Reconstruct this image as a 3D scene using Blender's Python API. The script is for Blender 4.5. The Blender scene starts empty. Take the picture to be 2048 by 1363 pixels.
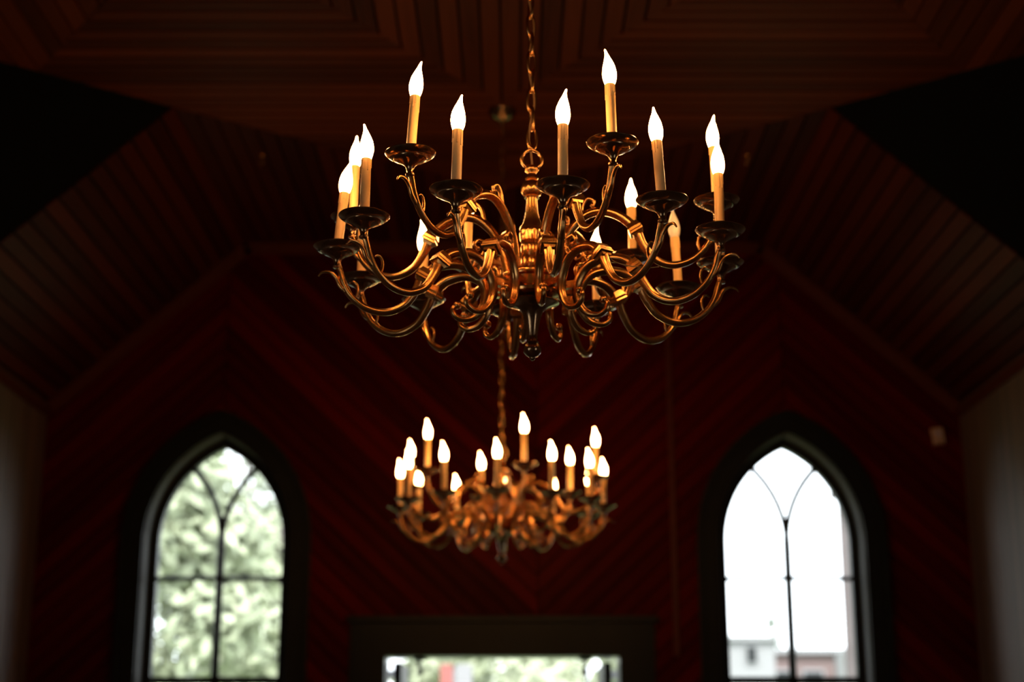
import bpy, math, random
from mathutils import Vector, Matrix
random.seed(7)
PI = math.pi
SC = bpy.context.scene
COL = SC.collection

# ------------------------------------------------------------------ camera, sky, exposure
F_PX = 3000.0
PITCH = math.radians(15.3)
cam_d = bpy.data.cameras.new('camera')
cam_d.sensor_width = 36.0
cam_d.lens = F_PX * 36.0 / 2048.0
cam_d.clip_start = 0.05
cam_d.clip_end = 300
cam_d.dof.use_dof = True
cam_d.dof.focus_distance = 3.22
cam_d.dof.aperture_fstop = 2.1
cam = bpy.data.objects.new('camera', cam_d)
COL.objects.link(cam)
cam.location = (0, 0, 1.6)
cam.rotation_euler = (PI / 2 + PITCH, 0, 0)
SC.camera = cam

SKY = 5.0
w = bpy.data.worlds.new('sky')
SC.world = w
w.use_nodes = True
wn = w.node_tree
wn.nodes.clear()
wo = wn.nodes.new('ShaderNodeOutputWorld')
wb = wn.nodes.new('ShaderNodeBackground')
wc = wn.nodes.new('ShaderNodeTexCoord')
wz = wn.nodes.new('ShaderNodeTexNoise')
wz.inputs['Scale'].default_value = 2.2
wz.inputs['Detail'].default_value = 3
wr = wn.nodes.new('ShaderNodeValToRGB')
wr.color_ramp.elements[0].color = (0.80, 0.88, 0.98, 1)
wr.color_ramp.elements[1].color = (0.98, 1.0, 1.0, 1)
wn.links.new(wc.outputs['Generated'], wz.inputs['Vector'])
wn.links.new(wz.outputs['Fac'], wr.inputs['Fac'])
wn.links.new(wr.outputs['Color'], wb.inputs['Color'])
wb.inputs['Strength'].default_value = SKY
wn.links.new(wb.outputs[0], wo.inputs['Surface'])

# hazy sun from behind the building, too high and too square-on to enter any window
sun_d = bpy.data.lights.new('sun', 'SUN')
sun_d.energy = 6.0
sun_d.angle = math.radians(8)
sun_d.color = (1.0, 0.97, 0.90)
sun = bpy.data.objects.new('sun', sun_d)
COL.objects.link(sun)
sun.rotation_euler = (math.radians(42), 0, 0)

BULB = 62.0          # radiance of a lit bulb

vs = SC.view_settings
vs.view_transform = 'Standard'
vs.look = 'None'
vs.gamma = 1.0
vs.use_curve_mapping = False
vs.exposure = 0.0

# ------------------------------------------------------------------ materials
def new_mat(name):
    m = bpy.data.materials.new(name)
    m.use_nodes = True
    nt = m.node_tree
    b = nt.nodes['Principled BSDF']
    return m, nt, b

def plain(name, col, rough=0.5, metal=0.0, spec=0.5, noise=0.0, nscale=20.0):
    m, nt, b = new_mat(name)
    b.inputs['Base Color'].default_value = (*col, 1)
    b.inputs['Roughness'].default_value = rough
    b.inputs['Metallic'].default_value = metal
    b.inputs['Specular IOR Level'].default_value = spec
    if noise > 0:
        tc = nt.nodes.new('ShaderNodeTexCoord')
        nz = nt.nodes.new('ShaderNodeTexNoise')
        nz.inputs['Scale'].default_value = nscale
        nz.inputs['Detail'].default_value = 4
        nt.links.new(tc.outputs['Object'], nz.inputs['Vector'])
        mx = nt.nodes.new('ShaderNodeMix')
        mx.data_type = 'RGBA'
        mx.inputs[6].default_value = (*[c * (1 - noise) for c in col], 1)
        mx.inputs[7].default_value = (*[min(1, c * (1 + noise)) for c in col], 1)
        nt.links.new(nz.outputs['Fac'], mx.inputs[0])
        nt.links.new(mx.outputs[2], b.inputs['Base Color'])
        mr = nt.nodes.new('ShaderNodeMapRange')
        mr.inputs['To Min'].default_value = max(0.02, rough - 0.05)
        mr.inputs['To Max'].default_value = min(1, rough + 0.05)
        nt.links.new(nz.outputs['Fac'], mr.inputs['Value'])
        nt.links.new(mr.outputs[0], b.inputs['Roughness'])
    return m

def wood(name, col, rough=0.38, spec=0.35, vary=0.45):
    """stained boards: grain runs along the object's local X, tone differs per board"""
    m, nt, b = new_mat(name)
    N = nt.nodes
    tc = N.new('ShaderNodeTexCoord')
    mp = N.new('ShaderNodeMapping')
    mp.inputs['Scale'].default_value = (1.2, 26, 26)
    oi = N.new('ShaderNodeObjectInfo')
    ad = N.new('ShaderNodeVectorMath')
    ad.operation = 'ADD'
    mul = N.new('ShaderNodeMath')
    mul.operation = 'MULTIPLY'
    mul.inputs[1].default_value = 37.0
    nt.links.new(oi.outputs['Random'], mul.inputs[0])
    nt.links.new(tc.outputs['Object'], ad.inputs[0])
    nt.links.new(mul.outputs[0], ad.inputs[1])
    nt.links.new(ad.outputs[0], mp.inputs['Vector'])
    nz = N.new('ShaderNodeTexNoise')
    nz.inputs['Scale'].default_value = 1.6
    nz.inputs['Detail'].default_value = 5
    nt.links.new(mp.outputs[0], nz.inputs['Vector'])
    s = N.new('ShaderNodeMath')
    s.operation = 'MULTIPLY_ADD'
    s.inputs[1].default_value = 0.55
    nt.links.new(nz.outputs['Fac'], s.inputs[0])
    r2 = N.new('ShaderNodeMath')
    r2.operation = 'MULTIPLY'
    r2.inputs[1].default_value = 0.45
    nt.links.new(oi.outputs['Random'], r2.inputs[0])
    nt.links.new(r2.outputs[0], s.inputs[2])
    cr = N.new('ShaderNodeValToRGB')
    cr.color_ramp.elements[0].position = 0.2
    cr.color_ramp.elements[1].position = 0.8
    cr.color_ramp.elements[0].color = (*[c * (1 - vary) for c in col], 1)
    cr.color_ramp.elements[1].color = (*[c * (1 + vary) for c in col], 1)
    nt.links.new(s.outputs[0], cr.inputs['Fac'])
    nt.links.new(cr.outputs['Color'], b.inputs['Base Color'])
    b.inputs['Roughness'].default_value = rough
    b.inputs['Specular IOR Level'].default_value = spec
    bp = N.new('ShaderNodeBump')
    bp.inputs['Strength'].default_value = 0.12
    bp.inputs['Distance'].default_value = 0.004
    nt.links.new(nz.outputs['Fac'], bp.inputs['Height'])
    nt.links.new(bp.outputs[0], b.inputs['Normal'])
    return m

M = {}
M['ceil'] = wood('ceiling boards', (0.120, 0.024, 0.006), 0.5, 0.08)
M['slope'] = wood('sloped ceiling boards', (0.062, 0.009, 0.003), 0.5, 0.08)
M['endw'] = wood('dark red stained boards', (0.095, 0.0022, 0.0016), 0.5, 0.06, 0.5)
M['sidew'] = wood('varnished side wall boards', (0.115, 0.066, 0.042), 0.58, 1.0, 0.35)
M['sidew'].node_tree.nodes['Principled BSDF'].inputs['IOR'].default_value = 1.7
M['joint'] = plain('dark board joint', (0.006, 0.003, 0.002), 0.8, 0, 0.1, 0.3)
M['trimwood'] = wood('reddish moulding', (0.09, 0.02, 0.01), 0.4, 0.3)
M['black'] = plain('black green paint', (0.0035, 0.0042, 0.0042), 0.75, 0, 0.08, 0.3, 6)
M['casing'] = plain('dark slate paint', (0.011, 0.013, 0.014), 0.45, 0, 0.25, 0.25, 8)
M['reveal'] = plain('grey reveal paint', (0.13, 0.135, 0.135), 0.35, 0, 0.5, 0.2, 8)
M['lead'] = plain('dark glazing bar', (0.012, 0.015, 0.014), 0.5, 0, 0.3, 0.2, 30)
M['floor'] = wood('floor planks', (0.13, 0.08, 0.05), 0.35, 0.5)
M['brass'] = plain('antique brass', (0.58, 0.27, 0.085), 0.25, 1.0, 0.5, 0.10, 14)
M['brass_dark'] = plain('darkened brass', (0.34, 0.19, 0.09), 0.20, 1.0, 0.5, 0.12, 14)
M['candle'] = plain('cream candle sleeve', (0.88, 0.50, 0.19), 0.42, 0, 0.4, 0.06, 40)
M['cord'] = plain('brown lamp cord', (0.20, 0.10, 0.04), 0.5, 0, 0.4, 0.2, 60)
M['plastic'] = plain('ivory plastic', (0.62, 0.42, 0.30), 0.45, 0, 0.4, 0.1)
M['lens'] = plain('milky lens', (0.55, 0.5, 0.75), 0.3, 0, 0.5, 0.1)
M['iron'] = plain('black iron', (0.008, 0.008, 0.009), 0.5, 0, 0.3, 0.2)
M['white'] = plain('white outdoor paint', (0.24, 0.24, 0.25), 0.6, 0, 0.3, 0.06)
M['brick'] = plain('pinkish brick', (0.165, 0.12, 0.117), 0.85, 0, 0.2, 0.2, 3)
M['roofing'] = plain('pale roofing', (0.26, 0.25, 0.26), 0.8, 0, 0.2, 0.15, 2)
M['redpaint'] = plain('faded red paint', (0.30, 0.10, 0.09), 0.6, 0, 0.3, 0.1)
M['bark'] = plain('grey brown bark', (0.11, 0.093, 0.092), 0.9, 0, 0.2, 0.35, 6)
M['lawn'] = plain('lawn', (0.12, 0.16, 0.07), 0.95, 0, 0.1, 0.4, 1.2)

def emit_mat():
    m, nt, b = new_mat('lit frosted bulb glass')
    b.inputs['Base Color'].default_value = (0.9, 0.85, 0.75, 1)
    b.inputs['Roughness'].default_value = 0.4
    b.inputs['Emission Color'].default_value = (1.0, 0.50, 0.17, 1)
    b.inputs['Emission Strength'].default_value = BULB
    return m
M['bulb_on'] = emit_mat()
M['bulb_off'] = plain('unlit frosted bulb glass', (0.85, 0.75, 0.62), 0.35, 0, 0.5, 0.04)

def glass_mat():
    m = bpy.data.materials.new('old window glass')
    m.use_nodes = True
    nt = m.node_tree
    nt.nodes.clear()
    o = nt.nodes.new('ShaderNodeOutputMaterial')
    mx = nt.nodes.new('ShaderNodeMixShader')
    tr = nt.nodes.new('ShaderNodeBsdfTransparent')
    tr.inputs['Color'].default_value = (0.96, 0.98, 0.97, 1)
    gl = nt.nodes.new('ShaderNodeBsdfGlossy')
    gl.inputs['Roughness'].default_value = 0.03
    fr = nt.nodes.new('ShaderNodeFresnel')
    fr.inputs['IOR'].default_value = 1.3
    tc = nt.nodes.new('ShaderNodeTexCoord')
    nz = nt.nodes.new('ShaderNodeTexNoise')
    nz.inputs['Scale'].default_value = 9
    bp = nt.nodes.new('ShaderNodeBump')
    bp.inputs['Strength'].default_value = 0.15
    nt.links.new(tc.outputs['Object'], nz.inputs['Vector'])
    nt.links.new(nz.outputs['Fac'], bp.inputs['Height'])
    nt.links.new(bp.outputs[0], gl.inputs['Normal'])
    nt.links.new(fr.outputs[0], mx.inputs[0])
    nt.links.new(tr.outputs[0], mx.inputs[1])
    nt.links.new(gl.outputs[0], mx.inputs[2])
    nt.links.new(mx.outputs[0], o.inputs['Surface'])
    return m
M['glass'] = glass_mat()

def leaf_mat(name, c0, c1):
    m, nt, b = new_mat(name)
    g = nt.nodes.new('ShaderNodeNewGeometry')
    cr = nt.nodes.new('ShaderNodeValToRGB')
    cr.color_ramp.elements[0].color = (*c0, 1)
    cr.color_ramp.elements[1].color = (*c1, 1)
    nt.links.new(g.outputs['Random Per Island'], cr.inputs['Fac'])
    nt.links.new(cr.outputs['Color'], b.inputs['Base Color'])
    b.inputs['Roughness'].default_value = 0.6
    b.inputs['Specular IOR Level'].default_value = 0.2
    return m
M['leaf1'] = leaf_mat('pale green leaves', (0.31, 0.35, 0.235), (0.40, 0.43, 0.30))
M['leaf2'] = leaf_mat('grey green leaves', (0.31, 0.34, 0.265), (0.40, 0.425, 0.34))
M['leaf3'] = leaf_mat('conifer needles', (0.10, 0.13, 0.10), (0.22, 0.26, 0.20))

# ------------------------------------------------------------------ mesh helpers
class MB:
    def __init__(s):
        s.v, s.f = [], []
    def add(s, verts, faces):
        o = len(s.v)
        s.v += [tuple(p) for p in verts]
        s.f += [tuple(i + o for i in f) for f in faces]
        return s
    def box(s, x0, x1, y0, y1, z0, z1):
        return s.add([(x0, y0, z0), (x1, y0, z0), (x1, y1, z0), (x0, y1, z0),
                      (x0, y0, z1), (x1, y0, z1), (x1, y1, z1), (x0, y1, z1)],
                     [(0, 3, 2, 1), (4, 5, 6, 7), (0, 1, 5, 4), (1, 2, 6, 5), (2, 3, 7, 6), (3, 0, 4, 7)])
    def prism(s, pts, offs):
        """extrude a planar 3D polygon by a vector"""
        n = len(pts)
        a = [Vector(p) for p in pts]
        b = [p + Vector(offs) for p in a]
        return s.add(a + b, [tuple(range(n))[::-1], tuple(range(n, 2 * n))] +
                     [(i, (i + 1) % n, n + (i + 1) % n, n + i) for i in range(n)])
    def lathe(s, prof, n=24, cx=0, cy=0, flute=None, caps=True):
        """prof: (r, z) list; flute: fn(k, theta) -> radius factor"""
        vv = []
        for k, (r, z) in enumerate(prof):
            for i in range(n):
                t = 2 * PI * i / n
                q = r * (flute(k, t) if flute else 1)
                vv.append((cx + q * math.cos(t), cy + q * math.sin(t), z))
        ff = []
        for k in range(len(prof) - 1):
            for i in range(n):
                j = (i + 1) % n
                ff.append((k * n + i, k * n + j, (k + 1) * n + j, (k + 1) * n + i))
        if caps:
            ff.append(tuple(range(n))[::-1])
            e = (len(prof) - 1) * n
            ff.append(tuple(range(e, e + n)))
        return s.add(vv, ff)
    def tube(s, pts, rad, n=8, closed=False, up=(0, 1, 0), sect=None):
        """sweep along pts; rad scalar or list; planar-ish paths with fixed side vector"""
        P = [Vector(p) for p in pts]
        m = len(P)
        vv = []
        prevs = None
        for i in range(m):
            if closed:
                t = P[(i + 1) % m] - P[i - 1]
            else:
                t = P[min(i + 1, m - 1)] - P[max(i - 1, 0)]
            t.normalize()
            a = Vector(up) if prevs is None else prevs
            a = a - t * a.dot(t)
            if a.length < 1e-5:
                a = t.orthogonal()
            a.normalize()
            prevs = a
            b = t.cross(a)
            r = rad[i] if isinstance(rad, (list, tuple)) else rad
            for k in range(n):
                th = 2 * PI * k / n
                q = r * (sect(th) if sect else 1)
                vv.append(P[i] + a * math.cos(th) * q + b * math.sin(th) * q)
        ff = []
        for i in range(m if closed else m - 1):
            j = (i + 1) % m
            for k in range(n):
                l = (k + 1) % n
                ff.append((i * n + k, i * n + l, j * n + l, j * n + k))
        if not closed:
            ff.append(tuple(range(n))[::-1])
            ff.append(tuple(range((m - 1) * n, m * n)))
        return s.add(vv, ff)
    def ball(s, c, r, nu=10, nv=7, sz=1.0):
        vv = [(c[0], c[1], c[2] - r * sz)]
        for j in range(1, nv):
            ph = -PI / 2 + PI * j / nv
            for i in range(nu):
                t = 2 * PI * i / nu
                vv.append((c[0] + r * math.cos(ph) * math.cos(t), c[1] + r * math.cos(ph) * math.sin(t), c[2] + r * sz * math.sin(ph)))
        vv.append((c[0], c[1], c[2] + r * sz))
        ff = []
        for i in range(nu):
            ff.append((0, 1 + (i + 1) % nu, 1 + i))
            e = 1 + (nv - 2) * nu
            ff.append((len(vv) - 1, e + i, e + (i + 1) % nu))
        for j in range(nv - 2):
            for i in range(nu):
                a = 1 + j * nu
                ff.append((a + i, a + (i + 1) % nu, a + nu + (i + 1) % nu, a + nu + i))
        return s.add(vv, ff)
    def mesh(s, name, mat, smooth=False, angle=None):
        me = bpy.data.meshes.new(name)
        me.from_pydata(s.v, [], s.f)
        me.materials.append(mat)
        me.update()
        if smooth:
            me.polygons.foreach_set('use_smooth', [True] * len(me.polygons))
            if angle:
                me.set_sharp_from_angle(angle=math.radians(angle))
        return me
    def build(s, name, mat, parent=None, smooth=False, angle=None, loc=None):
        return link(name, s.mesh(name, mat, smooth, angle), parent, loc)

def link(name, me, parent=None, loc=None, rot=None):
    o = bpy.data.objects.new(name, me)
    COL.objects.link(o)
    if parent:
        o.parent = parent
    if loc:
        o.location = loc
    if rot:
        o.rotation_euler = rot
    return o

def tag(o, label=None, cat=None, group=None, kind=None):
    if label: o['label'] = label
    if cat: o['category'] = cat
    if group: o['group'] = group
    if kind: o['kind'] = kind
    return o

def empty(name, loc, rot=None):
    return link(name, None, None, loc, rot)

def spline(cp, per=6):
    """Catmull-Rom through control tuples of any length"""
    out = []
    n = len(cp)
    for i in range(n - 1):
        p0, p1, p2, p3 = cp[max(i - 1, 0)], cp[i], cp[i + 1], cp[min(i + 2, n - 1)]
        for k in range(per):
            t = k / per
            out.append(tuple(0.5 * (2 * b + (c - a) * t + (2 * a - 5 * b + 4 * c - d) * t * t + (3 * b - a - 3 * c + d) * t ** 3)
                             for a, b, c, d in zip(p0, p1, p2, p3)))
    out.append(tuple(cp[-1]))
    return out

def clip(poly, a, b, c):
    """keep the side a*u+b*v<=c"""
    out = []
    for i in range(len(poly)):
        p, q = poly[i], poly[(i + 1) % len(poly)]
        dp, dq = a * p[0] + b * p[1] - c, a * q[0] + b * q[1] - c
        if dp <= 0:
            out.append(p)
        if dp * dq < 0:
            t = dp / (dp - dq)
            out.append((p[0] + (q[0] - p[0]) * t, p[1] + (q[1] - p[1]) * t))
    return out

def boards(parent, O, U, V, N, poly, ang, mat, wd=0.088, gap=0.012, th=0.018, hole=None, name='board'):
    """lay separate boards over a convex polygon of a plane; N points into the room"""
    O, U, V, N = Vector(O), Vector(U), Vector(V), Vector(N)
    d = (math.cos(ang), math.sin(ang))
    s = (-d[1], d[0])
    lo = min(p[0] * s[0] + p[1] * s[1] for p in poly)
    hi = max(p[0] * s[0] + p[1] * s[1] for p in poly)
    k0 = math.floor(lo / wd)
    D3 = (U * d[0] + V * d[1]).normalized()
    S3 = (U * s[0] + V * s[1]).normalized()
    R = Matrix((D3, S3, D3.cross(S3))).transposed()
    k = k0
    while k * wd < hi:
        a, b = k * wd + gap / 2, (k + 1) * wd - gap / 2
        k += 1
        pc = clip(clip(poly, s[0], s[1], b), -s[0], -s[1], -a)
        if len(pc) < 3:
            continue
        pieces = [pc]
        if hole:
            mid = (a + b) / 2
            e = [p[0] * d[0] + p[1] * d[1] for p in pc]
            e0, e1 = min(e), max(e)
            n = max(2, int((e1 - e0) / 0.01))
            runs, st = [], None
            for i in range(n + 1):
                t = e0 + (e1 - e0) * i / n
                inside = hole(d[0] * t + s[0] * mid, d[1] * t + s[1] * mid)
                if not inside and st is None:
                    st = t
                if (inside or i == n) and st is not None:
                    if t - st > 0.03:
                        runs.append((st, t))
                    st = None
            pieces = []
            for (t0, t1) in runs:
                q = clip(clip(pc, d[0], d[1], t1), -d[0], -d[1], -t0)
                if len(q) >= 3:
                    pieces.append(q)
        for q in pieces:
            c = (sum(p[0] for p in q) / len(q), sum(p[1] for p in q) / len(q))
            C = O + U * c[0] + V * c[1]
            loc = []
            for p in q:
                du, dv = p[0] - c[0], p[1] - c[1]
                loc.append((du * d[0] + dv * d[1], du * s[0] + dv * s[1], 0))
            nl = R.transposed() @ N
            mb = MB().prism(loc, nl * (th + random.uniform(-0.0012, 0.0012)))
            ar = sum(loc[i][0] * loc[(i + 1) % len(loc)][1] - loc[(i + 1) % len(loc)][0] * loc[i][1] for i in range(len(loc)))
            if abs(ar) < 0.0008:
                continue
            o = mb.build(name, mat, parent)
            o.matrix_local = Matrix.Translation(C) @ R.to_4x4()

# ------------------------------------------------------------------ room shell
XC = -0.05           # middle of the nave
HW = 2.73            # half width
ZC = 4.62            # flat ceiling
YE = 8.74            # end wall
YT = 6.70            # where the slopes begin
XT = 1.59           # half width of the flat strip
SL = 0.89
ZE = ZC - SL * (HW - XT)
YB = -3.6            # wall behind the camera

floor = MB().box(XC - HW - 0.2, XC + HW + 0.2, YB - 0.2, YE + 0.3, -0.12, 0).build('floor', M['floor'])
tag(floor, kind='structure')
boards(floor, (XC, 0, 0), (1, 0, 0), (0, 1, 0), (0, 0, 1), [(-HW, YB), (HW, YB), (HW, YE), (-HW, YE)], PI / 2, M['floor'], 0.14, 0.004, 0.012)

# ---- end wall: two skins with openings
WZ = 1.6 + 1.142 * 1.038          # springing of the pointed windows
GW, GR = 0.372, 0.632              # glass half width, arc radius
GC = GR - GW
WB = 0.95                          # bottom of the glass
WX = (XC - 1.668, XC + 1.675)
DX, DW, DH = -0.055, 0.67, 2.125   # doorway: middle, half width, height

def arch_top(dx, off):
    """height of the pointed arch, outline grown by off, at sideways distance dx"""
    x = abs(dx)
    if x >= GW + off:
        return None
    return WZ + math.sqrt(max(0, (GR + off) ** 2 - (x + GC) ** 2))

def arch_line(off, z0, n=14):
    """outline from lower left up over the apex to lower right"""
    pts = [(-(GW + off), z0), (-(GW + off), WZ - 0.001)]
    apex = math.acos(GC / (GR + off))
    for i in range(1, n + 1):
        t = apex * i / n
        pts.append((GC - (GR + off) * math.cos(t), WZ + (GR + off) * math.sin(t)))
    return pts + [(-x, z) for x, z in pts[:-1][::-1]]

OP = 0.05                          # opening is this much larger than the glass
def wall_top(u):
    return ZC if abs(u) <= XT else ZC - SL * (abs(u) - XT)

end = MB()
cuts = {-HW - 0.2, HW + 0.2, -XT, XT, DX - XC - DW, DX - XC + DW}
for wx in WX:
    c = wx - XC
    for i in range(-18, 19):
        cuts.add(c + (GW + OP) * i / 18)
cuts = sorted(cuts)
for a, b in zip(cuts, cuts[1:]):
    mu = (a + b) / 2
    segs = None
    ta, tb = wall_top(a) + 0.25, wall_top(b) + 0.25
    for wx in WX:
        c = wx - XC
        if abs(mu - c) < GW + OP:
            za, zb = arch_top(a - c, OP) or WZ, arch_top(b - c, OP) or WZ
            segs = [(0, 0, WB - OP, WB - OP), (za, zb, ta, tb)]
    if abs(mu - (DX - XC)) < DW:
        segs = [(DH, DH, ta, tb)]
    segs = segs or [(0, 0, ta, tb)]
    for (l0, r0, l1, r1) in segs:
        for y in (YE, YE + 0.22):
            end.add([(XC + a, y, l0), (XC + b, y, r0), (XC + b, y, r1), (XC + a, y, l1)], [(0, 1, 2, 3)])
wall_end = end.build('wall_end', M['joint'])
tag(wall_end, kind='structure')

def end_hole(u, v):
    for wx in WX:
        c = wx - XC
        if abs(u - c) < GW + 0.11:
            if WB - 0.12 < v < (arch_top(u - c, 0.11) or 0):
                return True
    return abs(u - (DX - XC)) < DW + 0.07 and v < DH + 0.07

EO, EU, EV, EN = (XC, YE, 0), (1, 0, 0), (0, 0, 1), (0, -1, 0)
top = [(HW, ZE), (XT, ZC), (-XT, ZC), (-HW, ZE)]
full = [(-HW, 0.9), (HW, 0.9)] + top
A45 = math.radians(43)
seams = [-HW, WX[0] - XC, 0.20, WX[1] - XC, HW]
for i in range(4):
    zone = clip(clip(full, 1, 0, seams[i + 1] - 0.003), -1, 0, -seams[i] - 0.003)
    boards(wall_end, EO, EU, EV, EN, zone, A45 if i % 2 == 0 else -A45, M['endw'], gap=0.008, hole=end_hole)
boards(wall_end, EO, EU, EV, EN, [(-HW, 0.0), (HW, 0.0), (HW, 0.88), (-HW, 0.88)], PI / 2, M['endw'], hole=end_hole)

# ---- side walls with tall windows (beyond the picture's edge)
SIDE_WIN = [(-2.6, -1.6), (0.0, 1.0)]
SZ0, SZ1 = 1.1, 2.7
for sgn, nm in ((-1, 'wall_left'), (1, 'wall_right')):
    x0, x1 = XC + sgn * HW, XC + sgn * (HW + 0.2)
    xa, xb = min(x0, x1), max(x0, x1)
    mb = MB()
    ys = [YB - 0.2] + [y for p in SIDE_WIN for y in p] + [YE + 0.22]
    for i in range(0, len(ys), 2):
        mb.box(xa, xb, ys[i], ys[i + 1], 0, ZC + 0.1)
    for (a, b) in SIDE_WIN:
        mb.box(xa, xb, a, b, 0, SZ0)
        mb.box(xa, xb, a, b, SZ1, ZC + 0.1)
    wl = mb.build(nm, M['joint'])
    tag(wl, kind='structure')
    poly = [(5.2, 0), (YE, 0), (YE, ZE), (YT, ZE), (5.2, ZC)]
    boards(wl, (x0, 0, 0), (0, 1, 0), (0, 0, 1), (-sgn, 0, 0), poly, PI / 2, M['sidew'], 0.07, 0.006)
    boards(wl, (x0, 0, 0), (0, 1, 0), (0, 0, 1), (-sgn, 0, 0), [(YB, 0), (5.19, 0), (5.19, ZC), (YB, ZC)], PI / 2, M['sidew'], 0.14, 0.006,
           hole=lambda u, v: any(a - 0.05 < u < b + 0.05 for a, b in SIDE_WIN) and SZ0 - 0.02 < v < SZ1 + 0.02)

wb_ = MB().box(XC - HW - 0.2, XC + HW + 0.2, YB - 0.2, YB, 0, ZC + 0.1).build('wall_back', M['sidew'])
tag(wb_, kind='structure')

n_win = 3
for sgn in (-1, 1):
    for (a, b) in SIDE_WIN:
        x0 = XC + sgn * (HW + 0.1)
        fr = MB()
        for (ya, yb, za, zb) in ((a, a + 0.06, SZ0, SZ1), (b - 0.06, b, SZ0, SZ1), (a, b, SZ0, SZ0 + 0.06), (a, b, SZ1 - 0.06, SZ1),
                                 (a, b, 1.97, 2.02), ((a + b) / 2 - 0.015, (a + b) / 2 + 0.015, SZ0, SZ1)):
            fr.box(x0 - 0.04, x0 + 0.04, ya, yb, za, zb)
        wi = fr.build('window_%d' % n_win, M['casing'])
        tag(wi, kind='structure')
        MB().add([(x0, a, SZ0), (x0, b, SZ0), (x0, b, SZ1), (x0, a, SZ1)], [(0, 1, 2, 3)]).build('pane', M['glass'], wi)
        n_win += 1

# ---- ceiling
ceil = MB()
ceil.box(XC - HW - 0.25, XC + HW + 0.25, YB - 0.25, YE + 0.25, ZC, ZC + 0.12)
for sgn in (-1, 1):
    q = [(XC + sgn * XT, YT, ZC), (XC + sgn * (HW + 0.02), YT, ZE - 0.016), (XC + sgn * (HW + 0.02), YE, ZE - 0.016), (XC + sgn * XT, YE, ZC)]
    ceil.prism(q, (sgn * 0.03, 0, 0.04))
ceiling = ceil.build('ceiling', M['joint'])
tag(ceiling, kind='structure')
CO, CU, CV, CN = (XC, 0, ZC), (1, 0, 0), (0, 1, 0), (0, 0, -1)
NEAR = 4.7
for sgn in (-1, 1):
    def mir(poly):
        p = [(sgn * u, v) for u, v in poly]
        return p if sgn > 0 else p[::-1]
    xb = mir([(1.19, 5.02), (2.12, 6.30), (XT, YT), (0.0, 7.80), (0, 6.65)])
    boards(ceiling, CO, CU, CV, CN, xb, 0, M['ceil'])
    boards(ceiling, CO, CU, CV, CN, mir([(1.2, 5.02), (2.73, 5.02), (2.73, 5.84), (2.12, 6.30)]), PI / 2, M['ceil'])
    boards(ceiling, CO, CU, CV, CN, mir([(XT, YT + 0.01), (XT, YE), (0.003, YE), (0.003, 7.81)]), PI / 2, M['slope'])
    # slopes
    SU = Vector((sgn, 0, -SL)).normalized()
    ln = math.hypot(HW - XT, ZC - ZE)
    SN = Vector((-sgn * SL, 0, -1)).normalized()
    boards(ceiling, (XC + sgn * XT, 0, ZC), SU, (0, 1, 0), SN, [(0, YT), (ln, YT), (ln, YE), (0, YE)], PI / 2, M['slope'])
    # dark painted corner panel between the flat ceiling and the slope
    a, b, c = Vector((XC + sgn * (XT - 0.01), YT, ZC)), Vector((XC + sgn * HW, YT, ZE - 0.01)), Vector((XC + sgn * HW, 5.84, ZC))
    sp = MB().prism([a, b, c], (sgn * 0.02, 0.03, 0.02)).build('spandrel_panel', M['black'], ceiling)
boards(ceiling, CO, CU, CV, CN, [(0, 6.65), (-1.19, 5.02), (1.19, 5.02)], PI / 2, M['ceil'])
boards(ceiling, CO, CU, CV, CN, [(-2.73, YB), (2.73, YB), (2.73, 5.01), (-2.73, 5.01)], PI / 2, M['ceil'], 0.17)

# ---- mouldings along the end wall's top edge and eaves
tr = MB()
cor = [(-HW, ZE), (-XT, ZC), (XT, ZC), (HW, ZE)]
for (p, q) in zip(cor, cor[1:]):
    d = (Vector((q[0] - p[0], 0, q[1] - p[1]))).normalized()
    nn = Vector((d.z, 0, -d.x))
    P, Q = Vector((XC + p[0], YE - 0.012, p[1])), Vector((XC + q[0], YE - 0.012, q[1]))
    for (o0, o1, pr) in ((0.0, 0.05, 0.03), (0.05, 0.085, 0.016)):
        tr.prism([P + nn * o0, Q + nn * o0, Q + nn * o1, P + nn * o1], (0, -pr, 0))
tag(tr.build('trim_1', M['trimwood']), kind='structure')
for k, sgn in enumerate((-1, 1)):
    tr = MB()
    x = XC + sgn * HW
    tr.box(min(x, x - sgn * 0.035), max(x, x - sgn * 0.035), YT, YE - 0.05, ZE - 0.09, ZE - 0.03)
    tag(tr.build('trim_%d' % (k + 2), M['trimwood']), kind='structure')
tr = MB().box(0.925, 0.955, YE - 0.034, YE - 0.012, DH, ZC - 0.1)
tag(tr.build('trim_4', M['trimwood']), kind='structure')

# ---- pointed windows in the end wall
def ring(inner, outer, y0, y1, z0):
    """solid arch-shaped frame between two outlines"""
    mb = MB()
    a, b = arch_line(inner, z0), arch_line(outer, z0)
    for i in range(len(a) - 1):
        q = [(a[i][0], y1, a[i][1]), (a[i + 1][0], y1, a[i + 1][1]), (b[i + 1][0], y1, b[i + 1][1]), (b[i][0], y1, b[i][1])]
        mb.prism(q, (0, y0 - y1, 0))
    return mb

def branch_x(z):
    """sideways reach of the Y tracery arcs above the springing"""
    return GR - math.sqrt(max(0, GR * GR - (z - WZ) ** 2))

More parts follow.
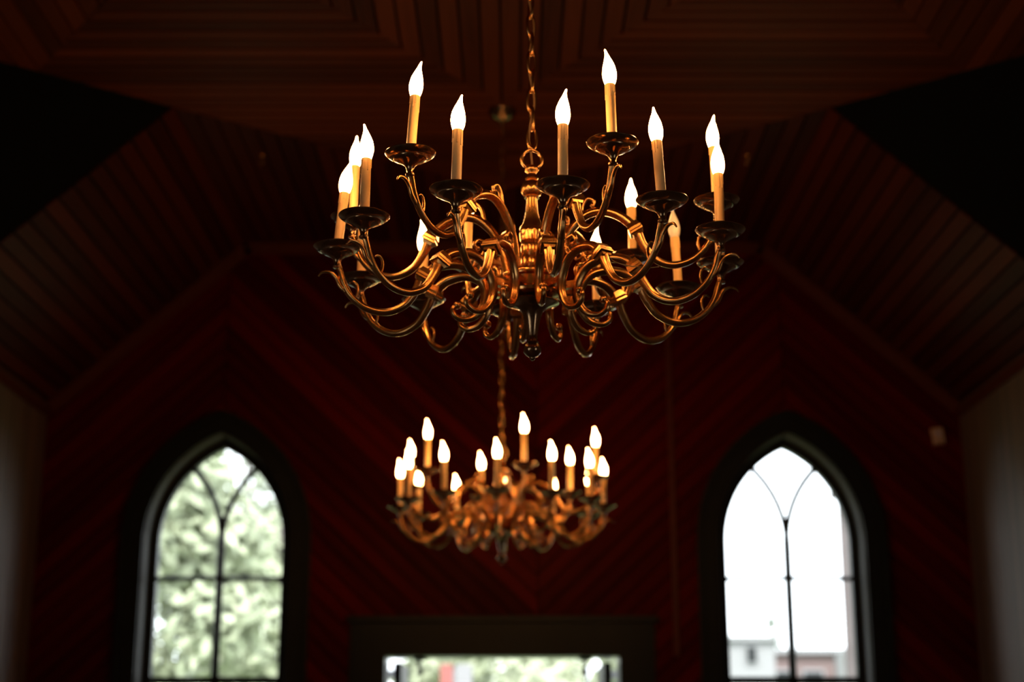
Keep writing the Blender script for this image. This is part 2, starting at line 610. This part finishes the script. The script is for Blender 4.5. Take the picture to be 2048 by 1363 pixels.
RAIL, SASH = 2.582, 1.998
for k, wx in enumerate(WX):
    win = ring(-0.006, OP + 0.004, YE + 0.10, YE + 0.16, WB - OP).box(-(GW + OP), GW + OP, YE + 0.10, YE + 0.16, WB - OP, WB).build('window_%d' % (k + 1), M['lead'], None, loc=(wx, 0, 0))
    tag(win, kind='structure')
    ring(OP - 0.004, OP + 0.012, YE - 0.004, YE + 0.215, WB - OP).box(-(GW + OP), GW + OP, YE - 0.05, YE + 0.215, WB - OP - 0.02, WB - OP).build('window_reveal', M['reveal'], win)
    cs = ring(OP + 0.006, OP + 0.115, YE - 0.036, YE - 0.002, WB - OP - 0.1).build('window_casing', M['casing'], win)
    ring(OP + 0.10, OP + 0.13, YE - 0.055, YE - 0.034, WB - OP - 0.1).build('casing_bead', M['casing'], cs)
    mb = MB().box(-GW - 0.2, GW + 0.2, YE - 0.075, YE - 0.012, WB - OP - 0.05, WB - OP)
    mb.build('window_sill', M['casing'], win)
    yg = YE + 0.13
    MB().tube([(0, yg, WB), (0, yg, WZ), (0, yg, WZ + 0.06)], [0.024, 0.023, 0.020], 8, up=(1, 0, 0)).build('mullion', M['lead'], win, True)
    zi = WZ + math.sqrt(GR ** 2 - (GR - GW / 2) ** 2)
    for s in (-1, 1):
        pts = [(s * branch_x(WZ + (zi - WZ) * i / 12), yg, WZ + (zi - WZ) * i / 12) for i in range(13)]
        MB().tube(pts, 0.0175, 8, up=(0, 1, 0)).build('tracery_bar', M['lead'], win, True)
        MB().tube([(0, yg, RAIL), (s * GW, yg, RAIL - 0.003)], 0.0140, 8, up=(0, 1, 0)).build('glazing_bar', M['lead'], win, True)
    MB().box(-GW, GW, yg - 0.022, yg + 0.022, SASH - 0.022, SASH + 0.018).build('meeting_rail', M['lead'], win)
    MB().tube([(-GW, yg, 1.45), (GW, yg, 1.45)], 0.006, 8, up=(0, 1, 0)).build('glazing_bar', M['lead'], win, True)
    # panes
    def pane(xl, xr, z0, z1, n=1):
        mb = MB()
        rows = []
        for i in range(n + 1):
            z = z0 + (z1 - z0) * i / n
            rows.append((xl(z), xr(z), z))
        for (a, b, z), (c, d, z2) in zip(rows, rows[1:]):
            mb.add([(a, yg, z), (b, yg, z), (d, yg, z2), (c, yg, z2)], [(0, 1, 2, 3)])
        mb.build('pane', M['glass'], win)
    outer = lambda z: GW if z <= WZ else max(0, math.sqrt(max(0, GR ** 2 - (z - WZ) ** 2)) - GC)
    for (z0, z1) in ((WB, 1.45), (1.45, SASH), (SASH, RAIL)):
        pane(lambda z: -GW, lambda z: 0, z0, z1)
        pane(lambda z: 0, lambda z: GW, z0, z1)
    br = lambda z: 0 if z < WZ else branch_x(z)
    pane(lambda z: -outer(z), lambda z: -br(z), RAIL, zi, 16)
    pane(lambda z: br(z), lambda z: outer(z), RAIL, zi, 16)
    apex = WZ + math.sqrt(GR ** 2 - GC ** 2)
    pane(lambda z: -min(br(z), outer(z)), lambda z: min(br(z), outer(z)), WZ, apex, 20)

# ---- doorway with open double doors
door = MB()
for s in (-1, 1):
    xi, xo = DX + s * DW, DX + s * (DW + 0.20)
    door.box(min(xi, xo), max(xi, xo), YE - 0.04, YE - 0.002, 0, DH + 0.2)
door.box(DX - DW - 0.001, DX + DW + 0.001, YE - 0.04, YE - 0.002, DH, DH + 0.2)
door.box(DX - DW - 0.22, DX + DW + 0.22, YE - 0.062, YE - 0.002, DH + 0.19, DH + 0.225)
dr = door.build('door_1', M['casing'])
tag(dr, kind='structure')
jb = MB()
for s in (-1, 1):
    xi = DX + s * DW
    jb.box(min(xi, xi + s * 0.03), max(xi, xi + s * 0.03), YE - 0.03, YE + 0.26, 0, DH + 0.02)
jb.box(DX - DW, DX + DW, YE - 0.03, YE + 0.26, DH, DH + 0.03)
jb.build('door_jamb', M['reveal'], dr)
for s in (-1, 1):
    xi = DX + s * (DW - 0.03)
    lf = MB().box(min(xi, xi - s * 0.045), max(xi, xi - s * 0.045), YE + 0.27, YE + 0.90, 0.02, DH - 0.02).build('door_leaf', M['iron'], dr)
    for z in (0.25, 1.15):
        MB().box(min(xi - s * 0.045, xi - s * 0.055), max(xi - s * 0.045, xi - s * 0.055), YE + 0.36, YE + 0.80, z, z + 0.75).build('door_panel', M['iron'], lf)
    xh = DX + s * 0.48
    hk = MB().box(xh - 0.035, xh + 0.035, YE + 0.10, YE + 0.16, DH - 0.016, DH + 0.001)
    hk.tube(spline([(xh, YE + 0.13, DH - 0.01), (xh, YE + 0.13, DH - 0.05), (xh - s * 0.012, YE + 0.12, DH - 0.085), (xh + s * 0.012, YE + 0.11, DH - 0.09)], 5), 0.012, 8, up=(0, 1, 0))
    hk.build('door_stop', M['iron'], dr, True, 40)

# ------------------------------------------------------------------ chandelier meshes
# heights measured from the plane of the lower drip pans; every part is lifted by ZB
ZB = 0.256
R_LOW, R_UP, DZ_UP = 0.46, 0.440, 0.1155

def ridged(th):
    return 1 + 0.10 * math.cos(4 * th) - 0.05 * math.cos(8 * th)

OUT = [(0.262, -0.078, .0125), (0.275, -0.112, .0105), (0.302, -0.155, .0092), (0.345, -0.176, .0088),
       (0.390, -0.166, .0085), (0.425, -0.135, .0080), (0.444, -0.098, .0075), (0.452, -0.066, .0070), (0.458, -0.048, .0070)]
LOW_IN = [(0.178, -0.134, .0035), (0.187, -0.144, .0060), (0.184, -0.160, .0065), (0.164, -0.171, .0070), (0.138, -0.164, .0080), (0.120, -0.142, .0095),
          (0.112, -0.115, .0108), (0.116, -0.080, .0110), (0.138, -0.050, .0112), (0.176, -0.033, .0112), (0.222, -0.040, .0118), (0.252, -0.064, .0125)]
UP_IN = [(0.060, -0.185, .0080), (0.064, -0.150, .0095), (0.072, -0.112, .0105), (0.088, -0.072, .0108), (0.112, -0.038, .0108),
         (0.142, -0.017, .0110), (0.177, -0.011, .0110), (0.216, -0.025, .0115), (0.248, -0.054, .0122)]

def arm_mesh(inner, name):
    mb = MB()
    pts = spline([(r, 0, z * (0.95 if k < len(inner) - 4 else 0.86), q * 0.95) for k, (r, z, q) in enumerate(inner + OUT)], 7)
    mb.tube([p[:3] for p in pts], [p[3] for p in pts], 16, up=(0, 1, 0), sect=ridged)
    return mb

def square_collar(c, ax, s=0.017, t=0.012):
    """square moulded block across the arm, axis ax in the arm's plane"""
    mb = MB()
    A = Vector((ax[0], 0, ax[1])).normalized()
    B = Vector((0, 1, 0))
    C = A.cross(B)
    c = Vector((c[0], 0, c[1]))
    prof = [(-1.6 * t, 0.72 * s), (-0.5 * t, s), (0.0, s), (0.25 * t, 1.06 * s), (0.6 * t, 1.06 * s), (0.75 * t, 0.8 * s), (1.3 * t, 0.68 * s)]
    vv, ff = [], []
    for (h, q) in prof:
        for (i, j) in ((-1, -1), (1, -1), (1, 1), (-1, 1)):
            vv.append(c + A * h + B * q * i + C * q * j)
    for k in range(len(prof) - 1):
        for i in range(4):
            ff.append((4 * k + i, 4 * k + (i + 1) % 4, 4 * k + 4 + (i + 1) % 4, 4 * k + 4 + i))
    ff += [(3, 2, 1, 0), tuple(range(4 * len(prof) - 4, 4 * len(prof)))]
    return mb.add(vv, ff)

def leaf_spur(cp, per=5, zs=1.0):
    pts = spline([(r, 0, z * zs, q) for r, z, q in cp], per)
    return MB().tube([p[:3] for p in pts], [p[3] for p in pts], 8, up=(0, 1, 0))

lowm = arm_mesh(LOW_IN, 'arm').ball((0.177, 0, -0.128), 0.0095, 10, 7).mesh('lower_arm', M['brass'], True, 60)
upm = arm_mesh(UP_IN, 'arm').mesh('upper_arm', M['brass'], True, 60)
col_m = square_collar((0.258, -0.061), (0.55, -1)).mesh('collar', M['brass'], False)
spur_out = leaf_spur([(0.436, -0.122, .0055), (0.452, -0.104, .0055), (0.461, -0.082, .0048), (0.476, -0.068, .0042), (0.494, -0.068, .0032), (0.503, -0.080, .0018)], zs=0.87).mesh('outer_leaf', M['brass'], True)
spur_in = leaf_spur([(0.418, -0.144, .0040), (0.411, -0.122, .0038), (0.412, -0.102, .0034), (0.421, -0.092, .0028), (0.430, -0.097, .0015)], zs=0.87).mesh('inner_leaf', M['brass'], True)
# scrolling leaf on top of the arch
scroll_low = leaf_spur([(0.150, -0.040, .0055), (0.132, -0.018, .0055), (0.136, 0.004, .0055), (0.156, 0.010, .0050), (0.166, -0.004, .0040), (0.156, -0.012, .0030)]).ball((0.156, 0, -0.011), 0.006, 8, 6).mesh('scroll', M['brass'], True)
scroll_up = leaf_spur([(0.116, -0.036, .0055), (0.122, -0.012, .0058), (0.128, 0.010, .0056), (0.141, 0.024, .0052), (0.156, 0.018, .0044), (0.154, 0.006, .0034)]).ball((0.152, 0, 0.007), 0.006, 8, 6).mesh('scroll', M['brass'], True)
scroll_mid = leaf_spur([(0.076, -0.106, .0058), (0.096, -0.090, .0058), (0.118, -0.096, .0052), (0.126, -0.116, .0046), (0.113, -0.128, .0040), (0.103, -0.119, .0032)]).ball((0.104, 0, -0.118), 0.006, 8, 6).mesh('scroll', M['brass'], True)

# drip pan with its cup; origin at the pan's centre
pan_prof = [(0.0065, -0.052), (0.011, -0.050), (0.0115, -0.046), (0.0085, -0.043), (0.0095, -0.034), (0.0125, -0.027), (0.020, -0.021), (0.030, -0.0165), (0.0405, -0.0115),
            (0.0415, -0.0085), (0.044, -0.0085), (0.054, -0.0035), (0.0605, 0.0015), (0.0625, 0.0045), (0.0615, 0.0062), (0.053, 0.002), (0.041, -0.003), (0.030, -0.0055), (0.0235, -0.004)]
pan_m = MB().lathe([(r * 0.91, z * 0.95) for r, z in pan_prof], 40).mesh('drip_pan', M['brass_dark'], True, 50)
cup_m = MB().lathe([(0.0235, -0.006), (0.0245, -0.003), (0.0235, 0.001), (0.0185, 0.003), (0.0175, 0.007), (0.0155, 0.008), (0.0150, 0.004)], 28).mesh('candle_cup', M['brass'], True, 50)
def candle_mesh():
    mb = MB().lathe([(0.0110, 0.002), (0.0110, 0.139), (0.0100, 0.1405), (0.0085, 0.1405), (0.0080, 0.136)], 24)
    rg = random.Random(5)
    for i in range(9):
        t = 2 * PI * i / 9 + rg.uniform(-0.2, 0.2)
        L = rg.uniform(0.014, 0.036)
        x, y = 0.0110 * math.cos(t), 0.0110 * math.sin(t)
        mb.tube([(x, y, 0.139), (x, y, 0.139 - L)], [0.0008, 0.0011], 6, up=(1, 0, 0))
        mb.ball((x, y, 0.139 - L), 0.0016, 6, 5, 1.3)
    return mb.mesh('candle_sleeve', M['candle'], True, 50)
candle_m = candle_mesh()
def bulb_mesh(mat):
    prof = [(0.0095, 0.0), (0.0120, 0.004), (0.0150, 0.012), (0.0168, 0.021), (0.0172, 0.028), (0.0165, 0.036), (0.0148, 0.045), (0.0122, 0.053), (0.0092, 0.061),
            (0.0064, 0.068), (0.0044, 0.074), (0.0031, 0.080), (0.0024, 0.085), (0.0012, 0.087)]
    n = 16
    vv, ff = [], []
    for r, z in prof:
        r *= 0.93
        b = 0.0 if z < 0.03 else 0.008 * ((z - 0.03) / 0.057) ** 2.2      # bent flame tip
        for i in range(n):
            t = 2 * PI * i / n
            vv.append((b + r * math.cos(t), r * math.sin(t), z))
    for k in range(len(prof) - 1):
        for i in range(n):
            ff.append((k * n + i, k * n + (i + 1) % n, (k + 1) * n + (i + 1) % n, (k + 1) * n + i))
    ff += [tuple(range(n))[::-1], tuple(range(len(vv) - n, len(vv)))]
    return MB().add(vv, ff).mesh('bulb', mat, True)
bulb_on, bulb_off = bulb_mesh(M['bulb_on']), bulb_mesh(M['bulb_off'])

# central stem pieces
ZMAP = [(-0.315, -0.256), (-0.283, -0.229), (-0.252, -0.206), (-0.155, -0.116), (-0.142, -0.105), (-0.068, -0.038), (0.0, 0.031), (0.042, 0.069), (0.129, 0.148), (0.158, 0.172), (0.253, 0.248)]
def zm(z):
    for (a, b), (c, d) in zip(ZMAP, ZMAP[1:]):
        if z <= c:
            return b + (d - b) * (z - a) / (c - a)
    return ZMAP[-1][1]
def st(p, q=1.0):
    return [(r * q, zm(z)) for r, z in p]
def fl(lo, hi, n, amp):
    return lambda k, t: 1 + (amp * (abs(math.cos(n * t / 2)) - 0.6) if lo <= k <= hi else 0)
knob_m = MB().lathe(st([(0.006, 0.232), (0.0135, 0.230), (0.0175, 0.222), (0.0165, 0.214), (0.0105, 0.207), (0.0105, 0.202), (0.0150, 0.196), (0.0160, 0.190), (0.0125, 0.186),
                     (0.0150, 0.182), (0.0225, 0.172), (0.0262, 0.158), (0.0255, 0.148), (0.0215, 0.139), (0.0165, 0.134), (0.0180, 0.131), (0.0180, 0.128)]), 48, flute=fl(10, 13, 24, 0.05)).mesh('stem_knob', M['brass'], True, 55)
bell_m = MB().lathe(st([(0.0135, 0.129), (0.0130, 0.118), (0.0145, 0.095), (0.0180, 0.072), (0.0235, 0.054), (0.0290, 0.044), (0.0300, 0.040)]), 48, flute=fl(2, 5, 12, 0.06)).mesh('stem_bell', M['brass'], True, 55)
colr_m = MB().lathe(st(q=0.9, p=[(0.028, 0.042), (0.0325, 0.038), (0.0330, 0.030), (0.0310, 0.006), (0.0260, 0.003), (0.0235, 0.000), (0.0290, -0.003), (0.0310, -0.008), (0.0300, -0.034),
                     (0.0285, -0.036), (0.0300, -0.038), (0.0300, -0.066), (0.0260, -0.070)]), 48, flute=fl(2, 3, 20, 0.08)).mesh('stem_collar', M['brass'], True, 50)
hub_m = MB().lathe(st([(0.026, -0.066), (0.050, -0.070), (0.068, -0.075), (0.072, -0.082), (0.070, -0.090), (0.062, -0.094), (0.060, -0.120), (0.066, -0.126), (0.064, -0.134), (0.046, -0.142), (0.030, -0.146)]), 48).mesh('arm_hub', M['brass'], True, 50)
dish_m = MB().lathe(st([(0.030, -0.140), (0.052, -0.148), (0.063, -0.153), (0.064, -0.156), (0.056, -0.160), (0.040, -0.166), (0.030, -0.172), (0.0240, -0.182), (0.0190, -0.200), (0.0150, -0.220),
                     (0.0128, -0.240), (0.0118, -0.252), (0.0135, -0.256), (0.0135, -0.260), (0.0085, -0.263)]), 40).mesh('bottom_dish', M['brass_dark'], True, 50)
fin_m = MB().lathe(st([(0.0085, -0.258), (0.0085, -0.262), (0.0150, -0.266), (0.0200, -0.274), (0.0215, -0.283), (0.0200, -0.292), (0.0140, -0.301), (0.0070, -0.305), (0.0055, -0.308), (0.0060, -0.311), (0.0020, -0.315)]), 32).mesh('finial', M['brass_dark'], True, 60)
ring_pts = [(0.0245 * math.cos(2 * PI * i / 32), 0, 0.248 + 0.0245 * math.sin(2 * PI * i / 32)) for i in range(32)]
ring_m = MB().tube(ring_pts, 0.0047, 10, closed=True, up=(0, 1, 0)).mesh('top_ring', M['brass'], True)
LK = 0.050
def link_mesh():
    pts = []
    for i in range(28):
        t = 2 * PI * i / 28
        pts.append((0.0115 * math.cos(t), 0, math.copysign(abs(math.sin(t)) ** 0.8, math.sin(t)) * (LK / 2 + 0.0045)))
    return MB().tube(pts, 0.0039, 8, closed=True, up=(0, 1, 0)).mesh('chain_link', M['brass'], True)
link_m = link_mesh()
lug_m = MB().box(0.058, 0.110, -0.008, 0.008, -0.092, -0.074).mesh('arm_lug', M['brass'])

def chandelier(loc, rot_up, label, tilt, tips, off=(), nudge={}):
    """loc: middle of the lower pan plane. angles go from image right towards the camera"""
    base = empty('chandelier', (loc[0], loc[1], loc[2] - ZB))
    tag(base, label, 'chandelier', 'brass candle chandeliers')
    L = (0, 0, ZB)
    for nm, me in (('stem_knob', knob_m), ('stem_bell', bell_m), ('stem_collar', colr_m), ('arm_hub', hub_m), ('bottom_dish', dish_m), ('finial', fin_m)):
        link(nm, me, base, L)
    link('top_ring', ring_m, base, L, (0, 0, math.radians(8)))
    # chain and cord up to the ceiling
    chain = link('chain', MB().tube([(0, 0, 0.27), (0, 0, 0.285)], 0.003, 8, up=(1, 0, 0)).mesh('chain', M['brass'], True), base, L)
    z = 0.279 + LK / 2
    top_z = ZC - loc[2] - 0.05
    k = 0
    while z < top_z:
        link('chain_link', link_m, chain, (random.uniform(-.001, .001), 0, z), (random.uniform(-.05, .05), random.uniform(-.05, .05), (k % 2) * PI / 2 + 0.5 + random.uniform(-.25, .25)))
        z += LK
        k += 1
    pts = []
    n = 90
    for i in range(n + 1):
        zz = 0.205 + (top_z + 0.02 - 0.205) * i / n
        a = zz * 2 * PI / 0.2
        rr = 0.007 if zz > 0.29 else 0.003
        pts.append((rr * math.cos(a), rr * math.sin(a), zz))
    MB().tube(pts, 0.0026, 8, up=(1, 0, 0)).build('cord', M['cord'], base, True, loc=L)
    MB().lathe([(0.006, top_z - 0.045), (0.012, top_z - 0.04), (0.014, top_z - 0.02), (0.045, top_z - 0.005), (0.066, top_z + 0.015), (0.070, top_z + 0.0385)], 32).build('ceiling_canopy', M['brass_dark'], base, True, 50, loc=L)
    idx = 0
    for tier in (0, 1):
        n = 12 if tier == 0 else 6
        for i in range(n):
            phi = ((rot_up + 15 + 30 * i) if tier == 0 else (rot_up + 60 * i)) + nudge.get((tier, i), 0)
            dz = 0 if tier == 0 else DZ_UP
            scl = 1.0 if tier == 0 else R_UP / R_LOW
            arm = link('arm', lowm if tier == 0 else upm, base, (0, 0, ZB + dz), (0, 0, -math.radians(phi)))
            arm.scale = (scl, 1, 1)
            link('collar', col_m, arm)
            link('outer_leaf', spur_out, arm)
            link('inner_leaf', spur_in, arm)
            if tier == 0:
                link('scroll', scroll_low, arm)
                link('arm_lug', lug_m, arm)
            else:
                link('scroll', scroll_up, arm)
                link('scroll', scroll_mid, arm)
            key = (tier, i)
            tx, ty = tilt.get(key, (random.uniform(-1.2, 1.2), random.uniform(-1.2, 1.2)))
            a = math.radians(phi)
            # tilts are given in world axes; turn them into the arm's frame
            pan = link('drip_pan', pan_m, arm, (R_LOW, 0, 0), (random.uniform(-.02, .02), random.uniform(-.02, .02), 0))
            link('candle_cup', cup_m, arm, (R_LOW, 0, 0))
            Rz = Matrix.Rotation(a, 4, 'Z')
            T = Matrix.Rotation(math.radians(ty), 4, 'Y') @ Matrix.Rotation(math.radians(tx), 4, 'X')
            Mx = Matrix.Translation((R_LOW, 0, 0)) @ Rz @ T
            cn = link('candle_sleeve', candle_m, arm)
            cn.matrix_local = Mx @ Matrix.Rotation(random.uniform(0, 6), 4, 'Z')
            tip = tips.get(key, random.uniform(0, 360))
            bl = link('bulb', bulb_off if key in off else bulb_on, arm)
            bl.matrix_local = Mx @ Matrix.Translation((0, 0, 0.136)) @ Matrix.Rotation(math.radians(tip), 4, 'Z')
            if key in off:
                bl['label'] = 'unlit frosted flame bulb'
    return base

# lower arms i: 21.5+30i, upper arms i: 6.5+60i
front = chandelier((0.0477, 3.391, 2.736), 7.7, 'large sharp brass chandelier in front, with eighteen candle arms and one unlit bulb',
           {(1, 2): (0, 3.5), (1, 1): (0, -1.2), (0, 1): (0, -3.2), (0, 3): (0, 1), (0, 2): (0, 0.5), (0, 5): (0, 5.0), (0, 4): (0, 0.5), (0, 0): (0, 0), (1, 0): (0, -1.5), (0, 10): (0, -2.5)},
           {(1, 2): 0, (1, 1): 180, (0, 1): 90, (0, 2): 20, (0, 3): 30, (0, 4): 180, (0, 5): 0, (0, 0): 270, (1, 0): 20, (0, 10): 80, (1, 3): 100},
           {(0, 10)}, {(0, 3): -1.6, (0, 4): 1.7, (0, 10): 2.4, (0, 1): 0.8})
wp = []
for (r, ph, z) in ((0.262, 53.5, -0.045), (0.275, 50, -0.080), (0.30, 44, -0.092), (0.33, 38, -0.094), (0.340, 34, -0.088)):
    wp.append((r * math.cos(math.radians(ph)), -r * math.sin(math.radians(ph)), z + ZB))
MB().tube(spline(wp, 5), 0.0011, 6, up=(0, 0, 1)).build('loose_wire', M['cord'], front, True)
chandelier((-0.047, 6.74, 2.665), 17.0, 'smaller blurred brass chandelier hanging behind, over the dark red end wall', {}, {(i, j): 160 + 40 * ((i + j) % 2) for i in (0, 1) for j in range(12)})

# ------------------------------------------------------------------ small fittings
sx = 2.52
sen = empty('motion_sensor', (sx, YE - 0.012, 3.40), (0, math.radians(-6), 0))
tag(sen, 'small ivory sensor box high on the end wall right of the window', 'sensor')
MB().add([(-.034, 0, -.052), (.034, 0, -.052), (.034, 0, .052), (-.034, 0, .052), (-.028, -.04, -.046), (.028, -.04, -.046), (.028, -.04, .046), (-.028, -.04, .046)],
         [(0, 1, 2, 3), (7, 6, 5, 4), (0, 4, 5, 1), (1, 5, 6, 2), (2, 6, 7, 3), (3, 7, 4, 0)]).build('housing', M['plastic'], sen)
MB().ball((0, -0.036, 0.012), 0.016, 12, 8).build('lens', M['lens'], sen, True)
for s, lab in ((-1, 'tiny round brass hook on the ceiling left of the front chandelier'), (1, 'tiny round brass hook on the ceiling right of the front chandelier')):
    hk = empty('ceiling_hook', (XC + s * 1.26 + (0.02 if s > 0 else 0), 7.30, ZC - 0.012))
    tag(hk, lab, 'hook', 'brass hooks on the ceiling')
    MB().lathe([(0.004, -0.014), (0.014, -0.012), (0.018, -0.004), (0.018, 0.0)], 16).build('rose', M['brass'], hk, True)
    MB().tube(spline([(0, 0, -0.012), (0, 0, -0.03), (0.012, 0, -0.042), (0.0, 0, -0.054), (-0.012, 0, -0.046)], 5), 0.004, 8, up=(0, 1, 0)).build('hook_wire', M['brass'], hk, True)

# ------------------------------------------------------------------ outdoors
g = MB().add([(-80, YE + 0.3, -0.3), (80, YE + 0.3, -0.3), (80, 120, -0.3), (-80, 120, -0.3)], [(0, 1, 2, 3)]).build('ground', M['lawn'])
tag(g, kind='structure')

def leafcrown(rg, blobs, count, size, mat, name, parent):
    vv, ff = [], []
    tot = sum(b[3] ** 2 for b in blobs)
    for (cx, cy, cz, r) in blobs:
        for i in range(int(count * r * r / tot)):
            d = Vector((rg.gauss(0, 1), rg.gauss(0, 1), rg.gauss(0, 1))).normalized()
            p = Vector((cx, cy, cz)) + d * r * rg.uniform(0.45, 1.05)
            a = Vector((rg.gauss(0, 1), rg.gauss(0, 1), rg.gauss(0, 1))).normalized()
            b = a.cross(d)
            if b.length < 0.1:
                continue
            b.normalize()
            q = size * rg.uniform(0.6, 1.4)
            o = len(vv)
            vv += [p - a * q, p + b * q * 0.45, p + a * q, p - b * q * 0.45]
            ff.append((o, o + 1, o + 2, o + 3))
    o = MB().add(vv, ff).build(name, mat, parent)
    o['kind'] = 'stuff'
    return o

def tree(loc, h, rad, mat, label, seed, group='trees seen through the windows', count=8000, size=0.10, trunk_r=0.16, z0=0.5):
    rg = random.Random(seed)
    t = empty('tree', loc)
    tag(t, label, 'tree', group)
    tr_ = MB().tube(spline([(0, 0, -0.1, trunk_r), (0.05, 0, h * 0.3, trunk_r * 0.8), (-0.06, 0.05, h * 0.6, trunk_r * 0.5), (0, 0, h * 0.9, trunk_r * 0.15)], 4) and
                    [p[:3] for p in spline([(0, 0, -0.1), (0.05, 0, h * 0.3), (-0.06, 0.05, h * 0.6), (0, 0, h * 0.9)], 4)],
                    [trunk_r * (1 - 0.85 * i / 12) for i in range(13)], 8, up=(1, 0, 0))
    blobs = []
    for i in range(16):
        a = rg.uniform(0, 2 * PI)
        q = rad * math.sqrt(rg.uniform(0, 1)) * 0.75
        z = rg.uniform(z0, h)
        f = 1 - 0.5 * abs(z / h - 0.5)
        blobs.append((q * math.cos(a) * f, q * math.sin(a) * f, z, rad * rg.uniform(0.35, 0.6)))
        if i % 2 == 0:
            tr_.tube([(0, 0, z * 0.55), (q * math.cos(a) * f * 0.9, q * math.sin(a) * f * 0.9, z)], [trunk_r * 0.35, trunk_r * 0.1], 6, up=(1, 0, 0.3))
    tr_.build('trunk', M['bark'], t, True)
    leafcrown(rg, blobs, count, size, mat, 'foliage', t)
    return t

tree((-3.5, 14.4, -0.3), 4.4, 1.05, M['leaf1'], 'pale green leafy tree nearest in the left half of the left window', 11)
tree((-2.75, 17.9, -0.3), 5.0, 1.25, M['leaf1'], 'pale green leafy tree in the right half of the left window', 12)
tree((-5.5, 19.0, -0.3), 6.0, 1.55, M['leaf2'], 'grey green tree rising at the left edge of the left window', 13)
tree((-4.6, 26.0, -0.3), 8.6, 2.5, M['leaf2'], 'tall grey green tree behind the others, in the top of the left window', 14)
tree((-7.0, 34.0, -0.3), 8.0, 3.0, M['leaf2'], 'farthest broad tree closing the lower left of the left window', 19)
tree((0.35, 20.0, -0.3), 3.2, 1.0, M['leaf1'], 'low green bushy tree beyond the middle of the doorway', 16, z0=0.3)
tree((1.75, 17.2, -0.3), 3.0, 0.85, M['leaf1'], 'low green bushy tree beyond the right side of the doorway', 17, z0=0.3)
tree((-0.9, 22.4, -0.3), 3.4, 1.0, M['leaf1'], 'low green bushy tree beyond the left side of the doorway', 18, z0=0.3)

# brick house seen through the right window
hs = empty('house', (6.9, 30.0, -0.3))
tag(hs, 'low pinkish brick house with pale roof seen low in the right window', 'house')
MB().box(-1.95, 3.4, 0, 5, 0, 3.75).build('wall', M['brick'], hs)
MB().box(-2.1, 3.55, -0.15, 5.1, 3.75, 3.85).build('roof', M['white'], hs)
for x in (-1.75, -1.2, 0.2, 1.5):
    wf = MB().box(x - 0.04, x + 0.40, -0.06, 0.02, 2.2, 3.45).build('window', M['white'], hs)
    MB().box(x, x + 0.36, -0.09, -0.05, 2.25, 3.4).build('pane', M['casing'], wf)
MB().lathe([(0.10, 0), (0.10, 3.7), (0.13, 3.74)], 14, -0.60, -0.6).build('porch_column', M['white'], hs, True, 40)
hs2 = empty('outbuilding', (4.05, 26.0, -0.3))
tag(hs2, 'white flat-topped outbuilding with one small dark window at the lower left of the right window', 'building')
MB().box(-0.9, 0.42, 0, 3, 0, 3.72).build('wall', M['white'], hs2)
MB().box(-1.0, 0.5, -0.1, 3.1, 3.72, 3.80).build('roof', M['white'], hs2)
wf = MB().box(-0.09, 0.13, -0.03, 0.02, 3.32, 3.66).build('window', M['white'], hs2)
MB().box(-0.06, 0.10, -0.05, -0.02, 3.36, 3.62).build('pane', M['casing'], wf)
cf = empty('conifer', (6.5, 38.0, -0.3))
tag(cf, 'faint small pointed conifer above the house in the right window', 'tree')
MB().tube([(0, 0, 0), (0, 0, 5.2)], [0.14, 0.03], 8, up=(1, 0, 0)).build('trunk', M['bark'], cf, True)
rg = random.Random(3)
leafcrown(rg, [(0, 0, 1.0 + 0.5 * i, 0.75 - 0.075 * i) for i in range(9)], 1800, 0.12, M['leaf3'], 'foliage', cf)
pt = empty('utility_post', (3.34, 15.0, -0.3))
tag(pt, 'brownish upright post at the right edge of the right window', 'post')
MB().lathe([(0.085, 0), (0.075, 2), (0.065, 4.6), (0.05, 4.63)], 12).build('shaft', M['bark'], pt, True, 40)
MB().tube([(-0.13, 0, 4.40), (0.13, 0, 4.40)], 0.05, 8, up=(0, 1, 0)).build('crossarm', M['bark'], pt, True, 40)

# white porch outside the doors
for s, lab in ((-1, 'white porch post and rail end outside the left of the doorway'), (1, 'white porch post and rail end outside the right of the doorway')):
    pp = empty('porch_post', (DX + s * 0.98, YE + 2.2, -0.3))
    tag(pp, lab, 'porch post', 'white porch posts')
    MB().lathe([(0.07, 0), (0.07, 0.3), (0.05, 0.35), (0.045, 2.2), (0.06, 2.25), (0.06, 2.6)], 16).build('shaft', M['white'], pp, True, 40)
    MB().box(min(0, -s * 0.22), max(0, -s * 0.22), -0.04, 0.04, 2.40, 2.46).build('bracket', M['white'], pp)
sg = empty('road_sign', (-0.60, 15.5, -0.3))
tag(sg, 'white and red sign post blurred beyond the left of the doorway', 'sign')
MB().lathe([(0.04, 0), (0.04, 2.7)], 10).build('shaft', M['white'], sg, True, 40)
MB().box(-0.12, 0.0, -0.06, -0.03, 2.25, 2.75).build('red_panel', M['redpaint'], sg)
MB().box(0.03, 0.20, -0.06, -0.03, 2.1, 2.75).build('white_panel', M['white'], sg)
